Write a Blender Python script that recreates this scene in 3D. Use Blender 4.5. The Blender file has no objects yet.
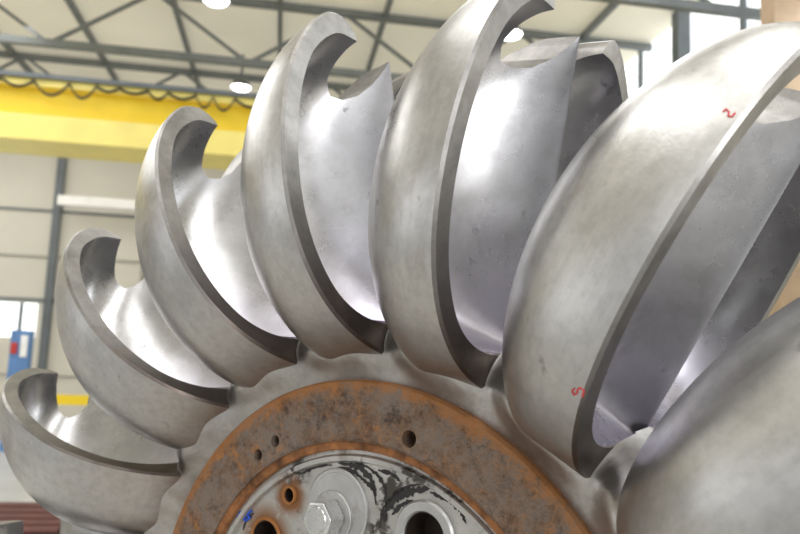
import bpy, bmesh, math, random
import numpy as np
from mathutils import Vector, Matrix
from mathutils.bvhtree import BVHTree
random.seed(7)
C=bpy.context.scene.collection
S=1.4
# ---------------------------------------------------------------- camera (measured from the photograph)
FPX=741.08
CP=Vector((0.60648,0.59919,0.95758))
def rotm(y,p,r):
    return Matrix.Rotation(y,3,'Y')@Matrix.Rotation(p,3,'X')@Matrix.Rotation(r,3,'Z')
RC=rotm(0.66038,0.01649,0.17667)            # camera axes in the wheel's frame
TH0,DTH,T0=3.36036,0.35477,0.12707
PITCH,ROLL=math.radians(7.0),math.radians(2.3)
RW=Matrix.Rotation(math.pi/2+PITCH,3,'X')@Matrix.Rotation(ROLL,3,'Z')
Rr=RW@RC.transposed()                        # wheel frame -> world
rel=Rr@(-CP*S)
H=1.04*S-rel.z
camloc=Vector((0,0,H))
cd=bpy.data.cameras.new('camera'); cam=bpy.data.objects.new('camera',cd); C.objects.link(cam)
cam.matrix_world=Matrix.Translation(camloc)@RW.to_4x4()
cd.sensor_width=36; cd.lens=FPX/800*36; cd.clip_start=0.05; cd.clip_end=200
cd.dof.use_dof=True; cd.dof.focus_distance=1.0*S; cd.dof.aperture_fstop=3.6
bpy.context.scene.camera=cam
WM=Matrix.Translation(camloc+rel)@Rr.to_4x4()   # wheel matrix
def ray(px,py):
    return camloc.copy(), (RW@Vector(((px-400)/FPX,-(py-267)/FPX,-1))).normalized()
# ---------------------------------------------------------------- node helpers
def newmat(name):
    m=bpy.data.materials.new(name); m.use_nodes=True
    nt=m.node_tree; b=nt.nodes['Principled BSDF']; return m,nt,b
def ramp(nt,fac,stops):
    r=nt.nodes.new('ShaderNodeValToRGB'); e=r.color_ramp.elements
    while len(e)<len(stops): e.new(0.5)
    for i,(p,c) in enumerate(stops):
        e[i].position=p; e[i].color=(*c,1) if len(c)==3 else c
    nt.links.new(fac,r.inputs[0]); return r.outputs[0]
def noise(nt,vec,scale,detail=4,rough=.55,dist=0):
    n=nt.nodes.new('ShaderNodeTexNoise'); n.inputs['Scale'].default_value=scale; n.inputs['Detail'].default_value=detail
    n.inputs['Roughness'].default_value=rough; n.inputs['Distortion'].default_value=dist
    nt.links.new(vec,n.inputs['Vector']); return n.outputs['Fac']
def coords(nt,rnd=True,scale=None):
    tc=nt.nodes.new('ShaderNodeTexCoord'); v=tc.outputs['Object']
    if scale:
        mp=nt.nodes.new('ShaderNodeMapping'); mp.inputs['Scale'].default_value=scale; nt.links.new(v,mp.inputs[0]); v=mp.outputs[0]
    if rnd:
        oi=nt.nodes.new('ShaderNodeObjectInfo'); ml=nt.nodes.new('ShaderNodeMath'); ml.operation='MULTIPLY'; ml.inputs[1].default_value=37
        nt.links.new(oi.outputs['Random'],ml.inputs[0])
        ad=nt.nodes.new('ShaderNodeVectorMath'); ad.operation='ADD'; nt.links.new(v,ad.inputs[0]); nt.links.new(ml.outputs[0],ad.inputs[1]); v=ad.outputs[0]
    return v
def mix(nt,f,a,b,mode='MIX'):
    m=nt.nodes.new('ShaderNodeMix'); m.data_type='RGBA'; m.blend_type=mode
    for s,v in ((0,f),(6,a),(7,b)):
        if hasattr(v,'is_linked'): nt.links.new(v,m.inputs[s])
        elif isinstance(v,(int,float)): m.inputs[s].default_value=v
        else: m.inputs[s].default_value=(*v,1)
    return m.outputs[2]
def math_(nt,op,a,b=None,c=None):
    m=nt.nodes.new('ShaderNodeMath'); m.operation=op
    for i,v in enumerate((a,b,c)):
        if v is None: continue
        if hasattr(v,'is_linked'): nt.links.new(v,m.inputs[i])
        else: m.inputs[i].default_value=v
    return m.outputs[0]
def bump(nt,b,h,strength,dist=.002):
    n=nt.nodes.new('ShaderNodeBump'); n.inputs['Strength'].default_value=strength; n.inputs['Distance'].default_value=dist
    nt.links.new(h,n.inputs['Height']); nt.links.new(n.outputs[0],b.inputs['Normal'])
def steel(name,lo,hi,metal,r0,r1,scale=5,stain=None,stain_pos=(.62,.75),bmp=.15,spots=.4,root=None,streak=.0,sdir=(1.5,60,60),wave=0,fleck=0):
    m,nt,b=newmat(name); v=coords(nt)
    n1=noise(nt,v,scale,7,.62,.3); col=ramp(nt,n1,[(.32,lo),(.68,hi)])
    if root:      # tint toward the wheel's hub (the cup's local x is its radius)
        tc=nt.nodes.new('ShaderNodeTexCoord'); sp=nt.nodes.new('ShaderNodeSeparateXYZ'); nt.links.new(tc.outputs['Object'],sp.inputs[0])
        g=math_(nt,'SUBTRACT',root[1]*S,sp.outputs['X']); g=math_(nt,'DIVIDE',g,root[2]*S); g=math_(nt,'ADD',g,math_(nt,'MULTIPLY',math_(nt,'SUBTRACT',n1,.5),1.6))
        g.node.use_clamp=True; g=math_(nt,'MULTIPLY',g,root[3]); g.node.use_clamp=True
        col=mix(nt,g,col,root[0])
    if streak:
        vs=coords(nt,True,sdir); ns=noise(nt,vs,1.2,5,.6); f=ramp(nt,ns,[(.35,(1-streak,)*3),(.65,(1,1,1))]); col=mix(nt,1.0,col,f,'MULTIPLY')
    if fleck:     # fine grain of the ground surface
        nf=noise(nt,v,45,4,.7); f=ramp(nt,nf,[(.38,(1-fleck,)*3),(.55,(1,1,1))]); col=mix(nt,1.0,col,f,'MULTIPLY')
    if stain:
        n2=noise(nt,v,scale*.8,7,.7,.8); f=ramp(nt,n2,[(stain_pos[0],(0,0,0)),(stain_pos[1],(.9,.9,.9))]); col=mix(nt,f,col,stain)
    if spots:
        n4=noise(nt,v,scale*5,3,.6); f=ramp(nt,n4,[(.68,(0,0,0)),(.75,(spots,)*3)]); col=mix(nt,f,col,tuple(c*.45 for c in lo))
    nt.links.new(col,b.inputs['Base Color'])
    n3=noise(nt,v,scale*1.6,5,.65); rr=ramp(nt,n3,[(.3,(r0,)*3),(.7,(r1,)*3)]); nt.links.new(rr,b.inputs['Roughness'])
    b.inputs['Metallic'].default_value=metal
    if wave: bump(nt,b,noise(nt,v,wave,2,.4),bmp,.03)
    else: bump(nt,b,noise(nt,v,scale*30,4,.65),bmp,.002)
    return m
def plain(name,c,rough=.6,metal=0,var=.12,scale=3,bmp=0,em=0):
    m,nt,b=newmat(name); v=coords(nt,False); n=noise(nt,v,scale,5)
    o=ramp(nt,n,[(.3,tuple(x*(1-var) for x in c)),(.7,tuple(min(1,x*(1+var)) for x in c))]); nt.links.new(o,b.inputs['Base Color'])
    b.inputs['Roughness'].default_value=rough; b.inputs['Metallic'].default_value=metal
    if em: nt.links.new(o,b.inputs['Emission Color']); b.inputs['Emission Strength'].default_value=em  # self-glow painted into surfaces that are no lamps
    if bmp: bump(nt,b,noise(nt,v,scale*20,3),bmp)
    return m
M_out=steel('ground_steel',(.50,.49,.48),(.72,.71,.695),.90,.27,.42,4,(.36,.295,.24),(.58,.78),.15,.6,root=((.33,.26,.205),.62,.16,.7),streak=.10,fleck=.10)
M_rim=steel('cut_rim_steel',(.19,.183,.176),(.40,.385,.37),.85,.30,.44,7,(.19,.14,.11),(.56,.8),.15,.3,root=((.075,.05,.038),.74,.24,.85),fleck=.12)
M_in=steel('polished_cup_steel',(.38,.375,.38),(.58,.575,.59),.92,.22,.36,3.5,(.28,.255,.25),(.57,.80),.5,.6,root=((.62,.59,.70),.74,.20,.75),wave=3.6,fleck=.05)  # violet polish tone, with the light on the lower bowls painted in
M_hub=steel('cast_hub_steel',(.42,.395,.37),(.62,.60,.575),.88,.30,.46,5,(.30,.23,.175),(.52,.76),.2,fleck=.12)
def rustmat():
    m,nt,b=newmat('rusty_iron'); v=coords(nt,False)
    n1=noise(nt,v,40,12,.85); col=ramp(nt,n1,[(.36,(.05,.034,.026)),(.45,(.15,.085,.05)),(.53,(.25,.145,.085)),(.62,(.38,.21,.10)),(.74,(.38,.31,.26))])
    n2=noise(nt,v,6,14,.88); f=ramp(nt,n2,[(.45,(0,0,0)),(.55,(.85,.85,.85))]); col=mix(nt,f,col,(.27,.22,.185))
    n3=noise(nt,v,9,12,.88); f=ramp(nt,n3,[(.54,(0,0,0)),(.61,(.85,.85,.85))]); col=mix(nt,f,col,(.56,.23,.055))
    n4=noise(nt,v,13,12,.88); f=ramp(nt,n4,[(.535,(0,0,0)),(.60,(.85,.85,.85))]); col=mix(nt,f,col,(.055,.04,.034))
    sp=nt.nodes.new('ShaderNodeVectorMath'); sp.operation='LENGTH'; nt.links.new(v,sp.inputs[0])
    r=math_(nt,'DIVIDE',sp.outputs['Value'],S); e=math_(nt,'ADD',r,math_(nt,'MULTIPLY',math_(nt,'SUBTRACT',noise(nt,v,16,12,.9),.5),.13))
    f=ramp(nt,math_(nt,'MULTIPLY',math_(nt,'SUBTRACT',e,.355),8.0),[(0,(.8,.8,.8)),(.10,(0,0,0)),(.74,(0,0,0)),(.84,(.7,.7,.7))]); col=mix(nt,f,col,(.50,.20,.05))
    nt.links.new(col,b.inputs['Base Color']); b.inputs['Roughness'].default_value=.60; b.inputs['Metallic'].default_value=.3
    bump(nt,b,noise(nt,v,90,8,.75),.8,.004); return m
M_rust=rustmat()
M_lip=plain('orange_rust',(.30,.125,.045),.8,.1,.6,30,.5)
M_bolt=steel('zinc_bolt_steel',(.62,.62,.62),(.80,.80,.79),.95,.2,.34,12,(.3,.24,.18),(.62,.8),.06)
M_wash=steel('washer_steel',(.48,.48,.47),(.64,.63,.62),.88,.32,.46,9,(.26,.20,.16),(.58,.75),.1)
M_red=plain('red_marker',(.65,.04,.05)); M_blue=plain('blue_marker',(.02,.10,.65)); M_hole=plain('dark_hole_steel',(.05,.035,.028),.4,.3)  # hole walls coloured near black
M_grease=plain('black_grease',(.022,.019,.018),.45,0,.3,30,.3)
# ---------------------------------------------------------------- mesh helpers
def mkobj(name,verts,faces,mats,parent=None,smooth=True,mi=None,angle=None):
    me=bpy.data.meshes.new(name); me.from_pydata([tuple(v) for v in verts],[],faces)
    for m in (mats if isinstance(mats,(list,tuple)) else [mats]): me.materials.append(m)
    if mi is not None: me.polygons.foreach_set('material_index',mi)
    me.update()
    o=bpy.data.objects.new(name,me); C.objects.link(o)
    if parent: o.parent=parent
    if smooth: me.shade_smooth()
    if angle: me.set_sharp_from_angle(angle=math.radians(angle))
    return o
def empty(name,label,cat,mat=None,group=None):
    o=bpy.data.objects.new(name,None); C.objects.link(o); o['label']=label; o['category']=cat
    if mat is not None: o.matrix_world=mat
    if group: o['group']=group
    return o
def tag(o,label=None,cat=None,group=None,kind=None):
    for k,v in (('label',label),('category',cat),('group',group),('kind',kind)):
        if v: o[k]=v
    return o
def recalc(o,merge=None,solid=False):
    bm=bmesh.new(); bm.from_mesh(o.data)
    if merge: bmesh.ops.remove_doubles(bm,verts=bm.verts,dist=merge)
    bmesh.ops.dissolve_degenerate(bm,edges=bm.edges,dist=1e-6)
    bmesh.ops.recalc_face_normals(bm,faces=bm.faces)
    if solid and bm.calc_volume(signed=True)<0: bmesh.ops.reverse_faces(bm,faces=bm.faces)
    bm.to_mesh(o.data); bm.free()
def flip(me):
    bm=bmesh.new(); bm.from_mesh(me); bmesh.ops.reverse_faces(bm,faces=bm.faces); bm.to_mesh(me); bm.free()
def volume(me):
    bm=bmesh.new(); bm.from_mesh(me); v=bm.calc_volume(signed=False); bm.free(); return v
def boolres(o,cut,solver='EXACT'):
    md=o.modifiers.new('b','BOOLEAN'); md.operation='DIFFERENCE'; md.object=cut; md.solver=solver
    bpy.context.view_layer.update()
    dg=bpy.context.evaluated_depsgraph_get(); me=bpy.data.meshes.new_from_object(o.evaluated_get(dg))
    o.modifiers.clear(); return me
def boolean(o,cut):
    me=boolres(o,cut); old=o.data; me.name=old.name; o.data=me; bpy.data.meshes.remove(old)
    bpy.data.objects.remove(cut,do_unlink=True)
def prism(name,poly,z0,z1,mats,parent=None,mi=None,**k):
    n=len(poly); v=[(x,y,z0) for x,y in poly]+[(x,y,z1) for x,y in poly]
    f=[tuple(range(n))[::-1],tuple(range(n,2*n))]+[(i,(i+1)%n,n+(i+1)%n,n+i) for i in range(n)]
    o=mkobj(name,v,f,mats,parent,**k)
    if mi is not None: o.data.polygons.foreach_set('material_index',[mi]*len(f))
    recalc(o); return o
def lathe(name,prof,mats,parent=None,n=96,cx=0,cy=0,closed=True,angle=30):
    m=len(prof); v=[];f=[]
    for i in range(n):
        a=2*math.pi*i/n
        for r,z in prof: v.append((cx+r*math.cos(a),cy+r*math.sin(a),z))
    for i in range(n):
        j=(i+1)%n
        for k in range(m if closed else m-1):
            l=(k+1)%m; f.append((i*m+k,j*m+k,j*m+l,i*m+l))
    o=mkobj(name,v,f,mats,parent); recalc(o,1e-5); o.data.shade_smooth(); o.data.set_sharp_from_angle(angle=math.radians(angle)); return o
def sstep(a,b,x):
    t=min(1,max(0,(x-a)/(b-a))); return t*t*(3-2*t)
# ---------------------------------------------------------------- bucket
UC=.72
def rho_o(ph):
    r=.29547+.03524*math.cos(ph)+.0118*math.cos(2*ph)+.01172*math.cos(3*ph)-.00235*math.cos(4*ph)
    if ph<1.2:
        q=.309/math.cos(ph); k=.006; r=-k*math.log(math.exp(-r/k)+math.exp(-q/k))
    return r
NP,MS,KR=130,60,34
Di,Do=.138,.186
EO=.080
INN=[];LO=[];UT=UR0=0;PR=2.1;_us=_zs=None
def setup(tip,pr,t0):
    global INN,LO,UT,UR0,PR,_us,_zs
    INN=[];LO=[];PR=pr
    for i in range(NP+1):
        ph=math.pi*i/NP; th=t0+.005*math.sin(ph)+.038*sstep(2.2,3.1416,ph)+tip*(1-sstep(.3,.8,ph)); ri=rho_o(ph)-th
        f=lambda q:(UC+q*math.cos(ph),q*math.sin(ph))
        INN.append(f(ri)); LO.append(f(rho_o(ph)-.004))
    UT,UR0=INN[0][0],INN[-1][0]
    _us=np.array([p[0] for p in INN[20:]])[::-1]; _zs=np.array([p[1] for p in INN[20:]])[::-1]
def Dfun(u):
    s=(u-.75)/(UT-.75) if u>.75 else (.75-u)/(.75-UR0)
    p=2.6 if u>.75 else PR
    return Di*math.sqrt(max(0,1-min(1,s)**p))
def ffun(x): return (x**.8)*((1-x)**.5)/.4264
def Zin(u): return float(np.interp(u,_us,_zs,left=0,right=.12))
HALF_A=[(.988,0),(.974,.005),(.950,.017),(.932,.033),(.926,.052),(.932,.070),(.954,.081),(.985,.083),(1.003,.088),(1.016,.099),(1.025,.118),(1.036,.15),(1.2,.16)]
HALF_B=[(.985,0),(.976,.006),(.957,.019),(.938,.036),(.931,.054),(.937,.071),(.958,.081),(.985,.083),(1.003,.088),(1.016,.099),(1.025,.118),(1.036,.15),(1.2,.16)]
def raw_bucket(ch):
    cu,cz=.745,.135
    O=[];E=[]; e0=.005 if ch else 0.0
    for i in range(NP+1):
        ph=math.pi*i/NP; ro=rho_o(ph)
        O.append((UC+ro*math.cos(ph),ro*math.sin(ph) if 0<i<NP else 0)); E.append(e0+EO*sstep(1.6,2.8,ph))
    a2,b2=O[-1][0],O[0][0]
    for j in range(1,MS):
        t=j/MS; O.append((a2+(b2-a2)*t,0)); E.append(e0+(EO+.03*math.sin(math.pi*t))*(1-sstep(.85,1,t)))
    n=len(O); V=[];F=[];MI=[]
    NX=40
    for i in range(NP+1):       # cup: rows from the splitter to the rim
        ui,zi=INN[i]; u0=min(ui,UT)
        if i==0 or i==NP: zi=0
        for j in range(NX+1):
            x=.5-.5*math.cos(math.pi*j/NX); u=u0+(ui-u0)*x
            V.append((u,zi*x,-Dfun(u)*ffun(x) if 0<j<NX else 0.0))
    for i in range(NP):
        for j in range(NX): F.append((i*(NX+1)+j,i*(NX+1)+j+1,(i+1)*(NX+1)+j+1,(i+1)*(NX+1)+j)); MI.append(2)
    B=len(V)
    for k in range(KR+1):
        r=math.sin(k/KR*math.pi/2)
        for s in range(n):
            w=-(E[s]+(Do-E[s])*max(0,1-r**2.1)**.5)
            V.append((cu+(O[s][0]-cu)*r,cz+(O[s][1]-cz)*r,w))
    for k in range(KR):
        for s in range(n):
            t=(s+1)%n; F.append((B+k*n+s,B+k*n+t,B+(k+1)*n+t,B+(k+1)*n+s)); MI.append(0)
    X=len(V); R1=NP+1
    rings=((LO,.0),(O,-.004)) if ch else ((O,0.0),)
    for L,w in rings:
        for s in range(NP+1): V.append((L[s][0],L[s][1] if 0<s<NP else 0,w))
    for s in range(NP):
        F.append((s*(NX+1)+NX,(s+1)*(NX+1)+NX,X+s+1,X+s)); MI.append(1)
        Y=X
        if ch: F.append((X+s,X+s+1,X+R1+s+1,X+R1+s)); MI.append(1); Y=X+R1
        F.append((Y+s,Y+s+1,B+KR*n+s+1,B+KR*n+s)); MI.append(0)
    nv=len(V); V2=[(u,-z,w) for u,z,w in V]; F2=[tuple(nv+i for i in f[::-1]) for f in F]
    # to bucket frame: x=radial, y=counter-clockwise tangent, z=axial ; mouth faces clockwise
    W=[(u*S,-(w+T0)*S,z*S) for u,z,w in V+V2]
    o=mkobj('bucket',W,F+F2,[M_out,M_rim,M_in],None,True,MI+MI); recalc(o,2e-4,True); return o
def cutter(half):
    poly=[(u,z) for u,z in half]+[(u,-z) for u,z in half[::-1][:-1]]
    m=len(poly); v=[(u*S,-(w+T0)*S,z*S) for w in (-.3,.1) for u,z in poly]
    f=[tuple(range(m)),tuple(range(m,2*m))[::-1]]+[(i,(i+1)%m,m+(i+1)%m,m+i) for i in range(m)]
    cut=mkobj('cut',v,f,[M_out,M_rim,M_in],None,False,[1]*len(f)); recalc(cut,None,True); return cut
def bucket_mesh():
    for tip,pr,t0 in ((.012,2.8,.025),(.008,2.8,.025),(.004,2.8,.025),(.012,2.8,.027),(.008,2.8,.027),(.004,2.8,.027),(.012,2.1,.027),(.004,2.1,.027)):
      setup(tip,pr,t0)
      for ch,half in ((True,HALF_A),(True,HALF_B)):
        o=raw_bucket(ch); cut=cutter(half); v0=volume(o.data)
        for fo in (0,1):
            for solver in ('EXACT','FAST'):
                me=boolres(o,cut,solver); xs=[v.co.x for v in me.vertices]; v1=volume(me)
                # good when nothing of the cutter is left, the notch is open and no more than the notch was lost
                left=[v for v in me.vertices if v.co.x>.96*S and abs(v.co.z)<.03*S and abs(v.co.z)>.012*S]
                if xs and max(xs)<1.06*S and .85*v0<v1<v0 and not left:
                    old=o.data; o.data=me; me.name='bucket'; bpy.data.meshes.remove(old); bpy.data.objects.remove(cut,do_unlink=True)
                    o.data.shade_smooth(); o.data.set_sharp_from_angle(angle=math.radians(38)); return o
                bpy.data.meshes.remove(me)
            flip(o.data)
        bpy.data.objects.remove(o,do_unlink=True); bpy.data.objects.remove(cut,do_unlink=True)
    raise RuntimeError('notch cut failed v0=%f'%v0)
wheel=empty('turbine_wheel','large steel water turbine wheel with curved double cups around a rusty hub ring','turbine wheel',WM)
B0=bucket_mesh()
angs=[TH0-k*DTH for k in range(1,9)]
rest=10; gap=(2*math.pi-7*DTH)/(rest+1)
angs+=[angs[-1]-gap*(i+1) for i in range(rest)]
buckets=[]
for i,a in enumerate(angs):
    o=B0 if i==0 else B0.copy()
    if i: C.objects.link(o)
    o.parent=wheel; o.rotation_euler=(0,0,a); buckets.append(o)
# ---------------------------------------------------------------- hub body with fillets
def hub():
    NT,NR=1440,40; V=[];F=[]; A=np.array(angs); kill=[]
    bm=bmesh.new(); bm.from_mesh(B0.data); T=BVHTree.FromBMesh(bm); bm.free()
    rs=[.44+(.560-.44)*i/(NR-1) for i in range(NR)]; RF=.05
    for i in range(NT):
        th=2*math.pi*i/NT
        d=(A-th+math.pi)%(2*math.pi)-math.pi
        near=np.argsort(np.abs(d-.1))[:3]
        for r in rs:
            base=.102 if r<.455 else .102*math.sqrt(max(0,1-((r-.455)/.105)**2))
            w=r*np.sin(d)-T0; ok=np.cos(d)>.3; w=np.where(ok,w,9)
            u=r*np.cos(d); raise_=0
            if r>.45:
                for q in near:
                    x,y=r*math.cos(-d[q]),r*math.sin(-d[q])
                    p=Vector((x*S,y*S,base*S)); loc,nor,idx,dd=T.find_nearest(p)
                    inside=(p-loc).dot(nor)<0
                    e=0 if inside else dd/S
                    fr=1-sstep(-.035,.004,w[q]) if w[q]<.1 else 1
                    if e<RF: raise_=max(raise_,fr*.046*(1-e/RF)**1.6)
            z=base+raise_*sstep(.450,.505,r)
            dead=False
            for ww,uu in zip(w[ok],u[ok]):
                if UR0<uu and -.14<ww<.0:
                    zi=Zin(uu)
                    if z<zi and ww>-Dfun(uu)*ffun(max(0,z/zi)): dead=True
            kill.append(dead)
            V.append([r*math.cos(th)*S,r*math.sin(th)*S,z*S])
    Z=np.array([v[2] for v in V]).reshape(NT,NR)
    for _ in range(110):
        Z[:,1:-1]=(Z[:,1:-1]*2+np.roll(Z,1,0)[:,1:-1]+np.roll(Z,-1,0)[:,1:-1]+.06*Z[:,:-2]+.06*Z[:,2:])/4.12
    Z=Z.reshape(-1); V=[(v[0],v[1],float(z)) for v,z in zip(V,Z)]
    n=len(V); V+=[(x,y,-z) for x,y,z in V]
    for i in range(NT):
        j=(i+1)%NT
        for k in range(NR-1):
            q=(i*NR+k,j*NR+k,j*NR+k+1,i*NR+k+1)
            if any(kill[x] for x in q): continue
            F.append(q); F.append(tuple(n+x for x in q[::-1]))
        F.append((i*NR,n+i*NR,n+j*NR,j*NR))
    o=mkobj('hub_body',V,F,M_hub,wheel); recalc(o); o.data.shade_smooth(); o.data.set_sharp_from_angle(angle=math.radians(60)); return o
hub()
# ---------------------------------------------------------------- flange ring, plate, bolts
inv=WM.inverted()
def onplane(px,py,z):
    o,d=ray(px,py); o=inv@o; d=inv.to_3x3()@d; s=(z*S-o.z)/d.z; p=o+d*s; return p.x,p.y
def circ(cx,cy,r,n=40): return [(cx+r*math.cos(2*math.pi*i/n),cy+r*math.sin(2*math.pi*i/n)) for i in range(n)]
def resmooth(o): o.data.shade_smooth(); o.data.set_sharp_from_angle(angle=math.radians(30))
ring=lathe('flange_ring',[(.3628*S,.0*S),(.4525*S,.0),(.4525*S,.112*S),(.449*S,.116*S),(.367*S,.116*S),(.3628*S,.113*S)],M_rust,wheel,n=256)
for (px,py,r) in ((258,455,.0095),(275,441,.0095),(409,439,.012)):
    x,y=onplane(px,py,.116); boolean(ring,prism('c',circ(x,y,r*S),.05*S,.2*S,M_rust,wheel))
resmooth(ring)
lathe('rusty_lip',[(.3500*S,.0),(.3628*S,.0),(.3628*S,.109*S),(.3515*S,.109*S),(.3500*S,.107*S)],M_lip,wheel,n=256)
# plate material: rust stains around the bolt holes
HR=onplane(426,537,.098); HL=onplane(266,540,.098); HW=onplane(336,509,.104); HS=onplane(290,495,.098)
M_plate=steel('machined_plate_steel',(.42,.41,.385),(.62,.60,.57),.75,.32,.48,10,(.22,.17,.13),(.56,.72),.2)
nt=M_plate.node_tree; bs=nt.nodes['Principled BSDF']; col=bs.inputs['Base Color'].links[0].from_socket; v=coords(nt,False)
def dist(c,warp=.0):
    vm=nt.nodes.new('ShaderNodeVectorMath'); vm.operation='DISTANCE'; nt.links.new(v,vm.inputs[0]); vm.inputs[1].default_value=(c[0],c[1],.098*S)
    return math_(nt,'ADD',vm.outputs['Value'],math_(nt,'MULTIPLY',math_(nt,'SUBTRACT',noise(nt,v,7,4),.5),warp))
def annulus(c,r,w,warp=.06,thr=.42,sc=10,k=1.35):
    d=math_(nt,'ABSOLUTE',math_(nt,'SUBTRACT',dist(c,warp),r*S)); d=math_(nt,'DIVIDE',d,w*S); d=math_(nt,'SUBTRACT',k,d); d.node.use_clamp=True
    g=ramp(nt,noise(nt,v,sc,4,.65),[(thr,(0,0,0)),(thr+.08,(1,1,1))]); return math_(nt,'MULTIPLY',d,g)
col=mix(nt,annulus(HR,.085,.022,.05,.50,18),col,(.09,.08,.07))
col=mix(nt,annulus(HW,.10,.022,.05,.52,18),col,(.09,.08,.07))
for c,r in ((HS,.03),(HL,.05)):
    col=mix(nt,annulus(c,r*.5,r*.6,.03,.36,22),col,(.28,.13,.055))
nt.links.new(col,bs.inputs['Base Color'])
plate=lathe('hub_plate',[(0,0),(.3500*S,0),(.3500*S,.1*S),(.344*S,.1*S),(.341*S,.106*S),(.334*S,.106*S),(.331*S,.098*S),(0,.098*S)],M_plate,wheel,n=256,closed=False)
holes=[(HR,.033),(HL,.030),(HS,.0105)]
for (x,y),r in holes: boolean(plate,prism('c',circ(x,y,r*S),.03*S,.2*S,M_hole,wheel))
resmooth(plate)
for (x,y),r,mt,kf,hh in ((HR,.033,M_wash,1.5,.106),(HL,.030,M_rust,1.2,.102),(HS,.0105,M_rust,1.4,.102)):
    lathe('hole_collar',[(r*S,.085*S),(r*kf*S,.085*S),(r*kf*S,(hh-.003)*S),(r*(kf-.08)*S,hh*S),(r*1.07*S,hh*S),(r*S,(hh-.003)*S)],mt,wheel,64,x,y)
    lathe('hole_lining',[(.001,.055*S),(r*.99*S,.055*S),(r*.99*S,.099*S),(r*1.0*S,.099*S),(r*1.0*S,.03*S),(.001,.03*S)],M_hole,wheel,64,x,y,closed=False)
x,y=HW
lathe('washer',[(.001,.098*S),(.059*S,.098*S),(.059*S,.1025*S),(.057*S,.104*S),(.053*S,.104*S),(.052*S,.1032*S),(.001,.1032*S)],M_wash,wheel,64,x,y,closed=False)
x,y=onplane(331,517,.108)
lathe('inner_washer',[(.001,.1032*S),(.038*S,.1032*S),(.038*S,.107*S),(.037*S,.108*S),(.001,.108*S)],M_wash,wheel,64,x,y,closed=False)
hx=prism('bolt_head',[(x+.029*S*math.cos(math.pi/3*i+.3),y+.029*S*math.sin(math.pi/3*i+.3)) for i in range(6)],.108*S,.140*S,M_bolt,wheel,smooth=False)
md=hx.modifiers.new('bev','BEVEL'); md.width=.005; md.segments=3
lathe('bolt_cap',[(.001,.140*S),(.0195*S,.140*S),(.0185*S,.1415*S),(.001,.1415*S)],M_bolt,hx,48,x,y,closed=False)
# thin curved grease smears lying on the plate, each a part
def smear(lines):
    for L,wd in lines:
        V=[];F=[]
        P=[Vector((*onplane(px,py,.0985),.0987*S)) for px,py in L]; Q=[]
        for i in range(len(P)-1):      # smooth the stroke
            p0=P[max(i-1,0)];p1=P[i];p2=P[i+1];p3=P[min(i+2,len(P)-1)]
            for k in range(8):
                t=k/8; Q.append(.5*((2*p1)+(p2-p0)*t+(2*p0-5*p1+4*p2-p3)*t*t+(3*p1-p0-3*p2+p3)*t**3))
        Q.append(P[-1]); n=len(Q)
        for i,p in enumerate(Q):
            d=(Q[min(i+1,n-1)]-Q[max(i-1,0)]).normalized(); s=Vector((-d.y,d.x,0)); hw=wd*S*(.2+.8*math.sin(math.pi*i/(n-1)))
            V+=[p+s*hw*(.4+1.2*random.random()),p-s*hw*(.4+1.2*random.random())]
        for i in range(n-1): F.append((2*i,2*i+1,2*i+3,2*i+2))
        mkobj('grease_smear',V,F,M_grease,wheel)
smear([([(338,463),(356,466),(370,478),(376,496)],.0055),([(330,469),(348,469),(362,478),(373,490),(376,505)],.003),([(352,461),(372,470),(384,486),(385,503)],.003),
 ([(384,522),(387,508),(399,495),(414,491),(434,487)],.006),([(380,528),(382,512),(390,499),(404,488),(422,484)],.0028),([(430,492),(446,499),(459,508),(466,524)],.004),
 ([(300,474),(316,467),(332,465)],.003),([(392,515),(401,505),(413,500)],.0035),([(243,530),(246,521),(254,513)],.003),([(378,470),(392,474),(400,482)],.003),([(318,462),(330,460),(345,461)],.0025)])
bpy.context.view_layer.update()
# ---------------------------------------------------------------- handwritten marks
def tube(name,pts,r,m,parent):
    V=[];F=[]
    for i,p in enumerate(pts):
        d=(pts[min(i+1,len(pts)-1)]-pts[max(i-1,0)]).normalized(); s=d.cross(Vector((.3,.5,.8))).normalized(); t=s.cross(d)
        for q in range(6): V.append(p+(s*math.cos(q*math.pi/3)+t*math.sin(q*math.pi/3))*r)
    for i in range(len(pts)-1):
        for q in range(6): F.append((i*6+q,i*6+(q+1)%6,i*6+6+(q+1)%6,i*6+6+q))
    return V,F
def strokes(name,lines,r,m,hit,parent):
    V=[];F=[]
    for L in lines:
        P=[]
        for i in range(len(L)-1):
            for k in range(4): P.append((L[i][0]+(L[i+1][0]-L[i][0])*k/4,L[i][1]+(L[i+1][1]-L[i][1])*k/4))
        P.append(L[-1]); pts=[q for q in (hit(*p) for p in P) if q is not None]
        if len(pts)<2: continue
        v,f=tube(name,pts,r,m,parent); b0=len(V); V+=v; F+=[tuple(b0+i for i in g) for g in f]
    if V: mkobj(name,V,F,m,parent)
b6=buckets[5]; bw=WM@Matrix.Rotation(angs[5],4,'Z'); bi=bw.inverted()
bmm=bmesh.new(); bmm.from_mesh(b6.data); tree=BVHTree.FromBMesh(bmm)
def hit6(px,py):
    o,d=ray(px,py); o=bi@o; d=bi.to_3x3()@d; h=tree.ray_cast(o,d); return h[0]
strokes('red_mark',[[(723,112),(726,109),(729,112),(728,116),(732,117),(735,113)]],.0015,M_red,hit6,b6)
strokes('red_mark',[[(575,388),(572,391),(574,395),(577,393),(578,389),(581,388),(584,391),(582,397)]],.0015,M_red,hit6,b6)
def hitp(px,py):
    x,y=onplane(px,py,.1); return Vector((x,y,.1*S))
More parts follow.
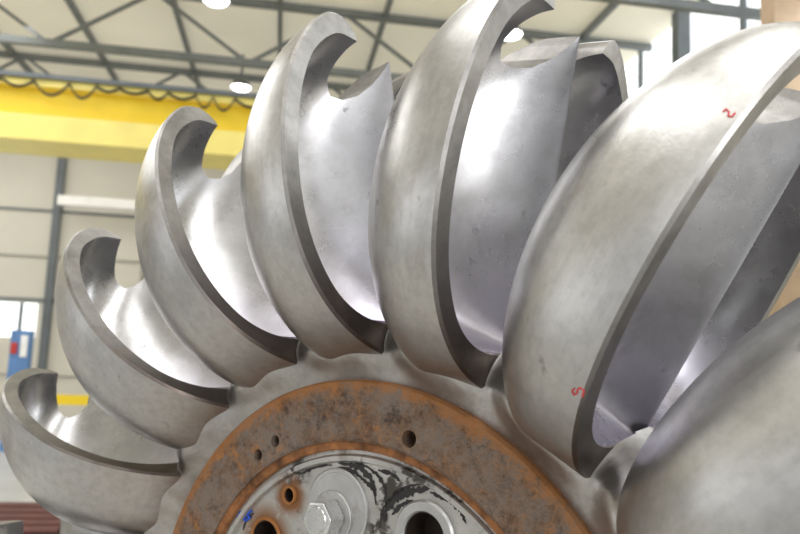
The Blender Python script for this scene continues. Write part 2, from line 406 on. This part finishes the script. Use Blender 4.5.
strokes('blue_mark',[[(236,521),(240,512),(244,511),(243,516),(238,517),(243,519),(240,523),(236,521)],[(244,520),(248,508),(251,511),(247,515),(250,518),(245,521)]],.0024,M_blue,hitp,wheel)
# ---------------------------------------------------------------- hall
AA=math.radians(9)   # hall is turned 9 degrees from the camera
a=Vector((math.cos(AA),math.sin(AA),0)); b=Vector((-math.sin(AA),math.cos(AA),0))
def hall(u,v,z): return a*u+b*v+Vector((0,0,z))
def hu(px,v):
    r=(px-400)/741; return (r*.988*v+.156*v)/(.988-.156*r)
def hbox(name,u0,u1,v0,v1,z0,z1,m,parent=None):
    P=[hall(u,v,z) for u in (u0,u1) for v in (v0,v1) for z in (z0,z1)]
    F=[(0,1,3,2),(4,6,7,5),(0,4,5,1),(2,3,7,6),(0,2,6,4),(1,5,7,3)]
    o=mkobj(name,P,F,m,parent,False); recalc(o); return o
def beam(name,p,q,w,m,parent=None,h=None):
    d=(q-p).normalized(); s=d.cross(Vector((0,0,1))); s=s.normalized() if s.length>.01 else a; t=s.cross(d); h=h or w
    P=[c+s*x*w/2+t*y*h/2 for c in (p,q) for x,y in ((-1,-1),(1,-1),(1,1),(-1,1))]
    F=[(0,3,2,1),(4,5,6,7),(0,1,5,4),(1,2,6,5),(2,3,7,6),(3,0,4,7)]
    o=mkobj(name,P,F,m,parent,False); recalc(o); return o
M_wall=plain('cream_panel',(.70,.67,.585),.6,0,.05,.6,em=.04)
M_ceil=plain('roof_deck',(.80,.76,.64),.7,0,.06,.5,em=.27)  # deck given a glow of its own to brighten the roof
M_floor=plain('concrete_floor',(.46,.46,.45),.45,0,.12,1.2)
M_dark=plain('dark_column_paint',(.15,.17,.185),.5,.1)
M_cable=plain('black_cable',(.03,.03,.03),.5)
M_truss=plain('grey_truss_paint',(.20,.22,.23),.5,.1)
M_seam=plain('panel_seam',(.40,.38,.34),.6)
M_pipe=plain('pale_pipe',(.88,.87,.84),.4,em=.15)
M_post=plain('beige_brown_post',(.42,.30,.19),.6)
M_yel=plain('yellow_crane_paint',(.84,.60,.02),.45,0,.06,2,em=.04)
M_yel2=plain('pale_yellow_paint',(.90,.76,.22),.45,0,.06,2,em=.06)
M_win,nt,bs=newmat('bright_window'); bs.inputs['Base Color'].default_value=(.9,.95,1,1); bs.inputs['Emission Color'].default_value=(.95,.98,1,1); bs.inputs['Emission Strength'].default_value=1.3
M_lamp,nt,bs=newmat('lamp_glow'); bs.inputs['Emission Color'].default_value=(1,.98,.94,1); bs.inputs['Emission Strength'].default_value=9
VB=22; UR=8.2; ZC=H+7.6
def st(o): o['kind']='structure'; return o
st(hbox('floor',-30,UR+.3,-14,VB+.3,-.2,0,M_floor))
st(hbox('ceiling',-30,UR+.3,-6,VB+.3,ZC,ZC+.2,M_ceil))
st(hbox('wall_back',-30,UR+.3,VB,VB+.3,0,ZC,M_wall))
WZ=H+5.0
st(hbox('wall_right',UR,UR+.3,-10,VB,0,WZ,M_wall))
st(hbox('window_1',UR+.05,UR+.15,-10,VB,WZ,ZC,M_win))
st(hbox('trim_1',UR-.08,UR+.05,-10,VB,WZ-.1,WZ+.1,M_dark))
k=2
uc=hu(52,VB)
for zz,mm,hh in ((H-.9,M_seam,.05),(H+1.15,M_truss,.10),(H+2.4,M_seam,.05),(H+3.7,M_truss,.07)):
    st(hbox('trim_%d'%k,-30,UR,VB-.05,VB,zz,zz+hh,mm)); k+=1
st(hbox('window_2',uc-4,uc-.3,VB-.04,VB+.02,H+.15,H+1.1,M_win))
for u in (uc-2.6,uc-1.4,uc-.7): st(hbox('trim_%d'%k,u-.05,u+.05,VB-.08,VB-.03,H+.15,H+1.1,M_dark)); k+=1
for u in (uc-7.3,uc,uc+7.3,uc+14.6):
    st(hbox('trim_%d'%k,u-.10,u+.10,VB-.2,VB,0,ZC,M_dark)); k+=1
for u in (uc-3.6,uc+2.4,uc+4.9,uc+10): st(hbox('trim_%d'%k,u-.03,u+.03,VB-.05,VB,0,ZC,M_seam)); k+=1
for v in (-2,2,6,10,14,18):
    st(hbox('trim_%d'%k,UR-.25,UR+.04,v-.13,v+.13,0,ZC,M_dark)); k+=1
for v in (0,4,8,12,16):
    st(hbox('trim_%d'%k,UR-.05,UR+.04,v-.05,v+.05,WZ,ZC,M_dark)); k+=1
st(hbox('trim_%d'%k,hu(784,9),hu(820,9),9,9.3,0,ZC,M_post)); k+=1
for i in range(16):
    u=-28+i*2.3
    st(hbox('trim_%d'%k,u-.05,u+.05,-4,VB,ZC-.16,ZC-.01,M_truss)); k+=1
tag(hbox('wall_pipe',uc+.2,uc+5,VB-.9,VB-.6,H+3.8,H+4.05,M_pipe),'pale horizontal pipe running along the cream wall beside the dark column','pipe')
# trusses
for i,v in enumerate((6.5,11,15.5,20)):
    t=empty('roof_truss','','roof truss',group='roof trusses')
    t['label']=['dark steel roof truss nearest overhead','second nearest dark steel roof truss overhead','dark steel roof truss just beyond the yellow crane girder','farthest dark steel roof truss before the back wall'][i]
    z0=ZC-1.5; z1=ZC-.15
    beam('bottom_chord',hall(-30,v,z0),hall(UR,v,z0),.15,M_truss,t); beam('top_chord',hall(-30,v,z1),hall(UR,v,z1),.15,M_truss,t)
    u=-29; up=False
    while u<UR-2.2:
        beam('truss_web',hall(u,v,z1 if up else z0),hall(u+2,v,z0 if up else z1),.07,M_truss,t); u+=2; up=not up
# crane
cr=empty('bridge_crane','yellow overhead bridge crane girder spanning the hall','crane')
hbox('girder',-28,UR-.6,13.6,14.3,H+3.95,H+4.50,M_yel,cr)
hbox('girder_flange',-28,UR-.6,13.35,14.5,H+3.50,H+3.95,M_yel2,cr)
hbox('girder_top_flange',-28,UR-.6,13.45,14.4,H+4.50,H+4.68,M_yel2,cr)
hbox('cable_rail',-28,UR-.6,13.36,13.44,H+4.62,H+4.7,M_dark,cr)
V=[];F=[];r=.028; P=[]; u=-24; rc=random.Random(3)
while u<6:          # loops of unequal width and sag
    wl=.28+.35*rc.random(); sg=.08+.17*rc.random()
    for i in range(16):
        t=i/16; P.append((u+wl*t,H+4.58-sg*4*t*(1-t)))
    u+=wl
for u,z in P:
    for q in range(6):
        an=q*math.pi/3; V.append(hall(u,13.40+r*math.cos(an),z+r*math.sin(an)))
for i in range(len(P)-1):
    for q in range(6): F.append((i*6+q,i*6+(q+1)%6,i*6+6+(q+1)%6,i*6+6+q))
mkobj('festoon_cable',V,F,M_cable,cr)
# ceiling lamps
for px,py,lab in ((216,0,'round bright ceiling lamp hanging left of the top middle'),(241,87,'round bright ceiling lamp just above the yellow crane girder'),(510,34,'round bright ceiling lamp seen in the notch of the tallest cup')):
    o,d=ray(px,py); s=(ZC-1.0-o.z)/d.z; p=o+d*s
    t=empty('ceiling_lamp',lab,'lamp',Matrix.Translation(p),'ceiling lamps')
    lathe('lamp_glass',[(.001,-.06),(.2,-.05),(.24,0),(.001,0)],M_lamp,t,24,closed=False)
    lathe('lamp_housing',[(.26,-.02),(.26,.03),(.12,.22),(.03,.26),(.03,.85),(.001,.85)],M_dark,t,24,closed=False)
# far left things
M_cab=plain('blue_paint',(.13,.27,.55),.5); M_cred=plain('red_paint',(.6,.06,.05),.5); M_br=plain('red_brown_primer',(.10,.028,.025),.6,0,.3,3)
t=empty('storage_cabinet','blue cabinet with small red and white doors standing at the far left','cabinet')
c0,c1=hu(17,16),hu(36,16); cm=(c0+c1)/2
hbox('body',c0,c1,16,16.25,0,H+.25,M_cab,t)
hbox('door',c0+.03,cm-.04,15.95,16,H-.22,H+.0,M_cred,t); hbox('door',cm+.03,c1-.03,15.95,16,H-.28,H+.15,M_pipe,t)
t=empty('guard_rail','low yellow steel guard rail standing on the far floor','rail')
g0=hu(45,14)
hbox('rail',g0,g0+5,14,14.1,H-1.05,H-.88,M_yel,t)
for u in (g0+.1,g0+2.5,g0+4.9): hbox('post',u-.06,u+.06,14,14.1,0,H-.88,M_yel,t)
for i in range(5):
    t=prism('steel_beam',[(-.12,0),(.12,0),(.12,.02),(.015,.03),(.015,.25),(.12,.26),(.12,.28),(-.12,.28),(-.12,.26),(-.015,.25),(-.015,.03),(-.12,.02)],0,6,M_br,None,smooth=False)
    t.matrix_world=Matrix.Translation(hall(-8.1-.04*i,8.25+.30*i,0))@Matrix.Rotation(AA,4,'Z')@Matrix(((0,0,1,0),(1,0,0,0),(0,1,0,0),(0,0,0,1)))
    tag(t,['dark red brown steel beam nearest the camera in the floor row','second dark red brown steel beam in the floor row','middle dark red brown steel beam in the floor row','fourth dark red brown steel beam in the floor row','farthest dark red brown steel beam in the floor row'][i],'steel beam','steel beams lying on the floor')
# lights
def area(loc,rot,sx,sy,e,col=(1,1,1)):
    l=bpy.data.lights.new('lamp','AREA'); l.shape='RECTANGLE'; l.size=sx; l.size_y=sy; l.energy=e; l.color=col
    o=bpy.data.objects.new('lamp',l); C.objects.link(o); o.location=loc; o.rotation_euler=rot; return o
area(hall(1,-1,ZC-.5),(0,0,0),2.2,8,235); area(hall(-2.5,2,ZC-.5),(0,0,0),2.2,8,180)
area(hall(-8,10,ZC-1.6),(0,0,0),8,6,420); area(hall(3,9,ZC-.5),(0,0,0),5,5,250); area(hall(-10,17,ZC-1.2),(0,0,0),10,5,420)  # the one by the back wall is an added, unseen wall-wash
area(hall(UR-.3,3,H+4),(0,math.radians(60),AA),3,12,370,(.95,.98,1))
lf=area(Vector((2.6,-2.2,H+1.2)),(0,0,0),2.2,2.2,100); lf.rotation_euler=(Vector((.1,1.2,H-.2))-lf.location).to_track_quat('-Z','Y').to_euler()  # unseen fill light added behind the camera for highlights on the near buckets
w=bpy.data.worlds.new('w'); bpy.context.scene.world=w; w.use_nodes=True; nt=w.node_tree
tc=nt.nodes.new('ShaderNodeTexCoord'); mp=nt.nodes.new('ShaderNodeMapping'); mp.inputs['Scale'].default_value=(1,1,.8); nt.links.new(tc.outputs['Generated'],mp.inputs[0])
n=noise(nt,mp.outputs[0],2.6,3,.5); c=ramp(nt,n,[(.38,(.17,.17,.175)),(.5,(.56,.565,.58)),(.60,(1.03,1.03,1.03))])  # made-up patchy surroundings, added for contrast in the steel's reflections
nt.links.new(c,nt.nodes['Background'].inputs[0]); nt.nodes['Background'].inputs[1].default_value=1.35
bpy.context.scene.view_settings.view_transform='Standard'
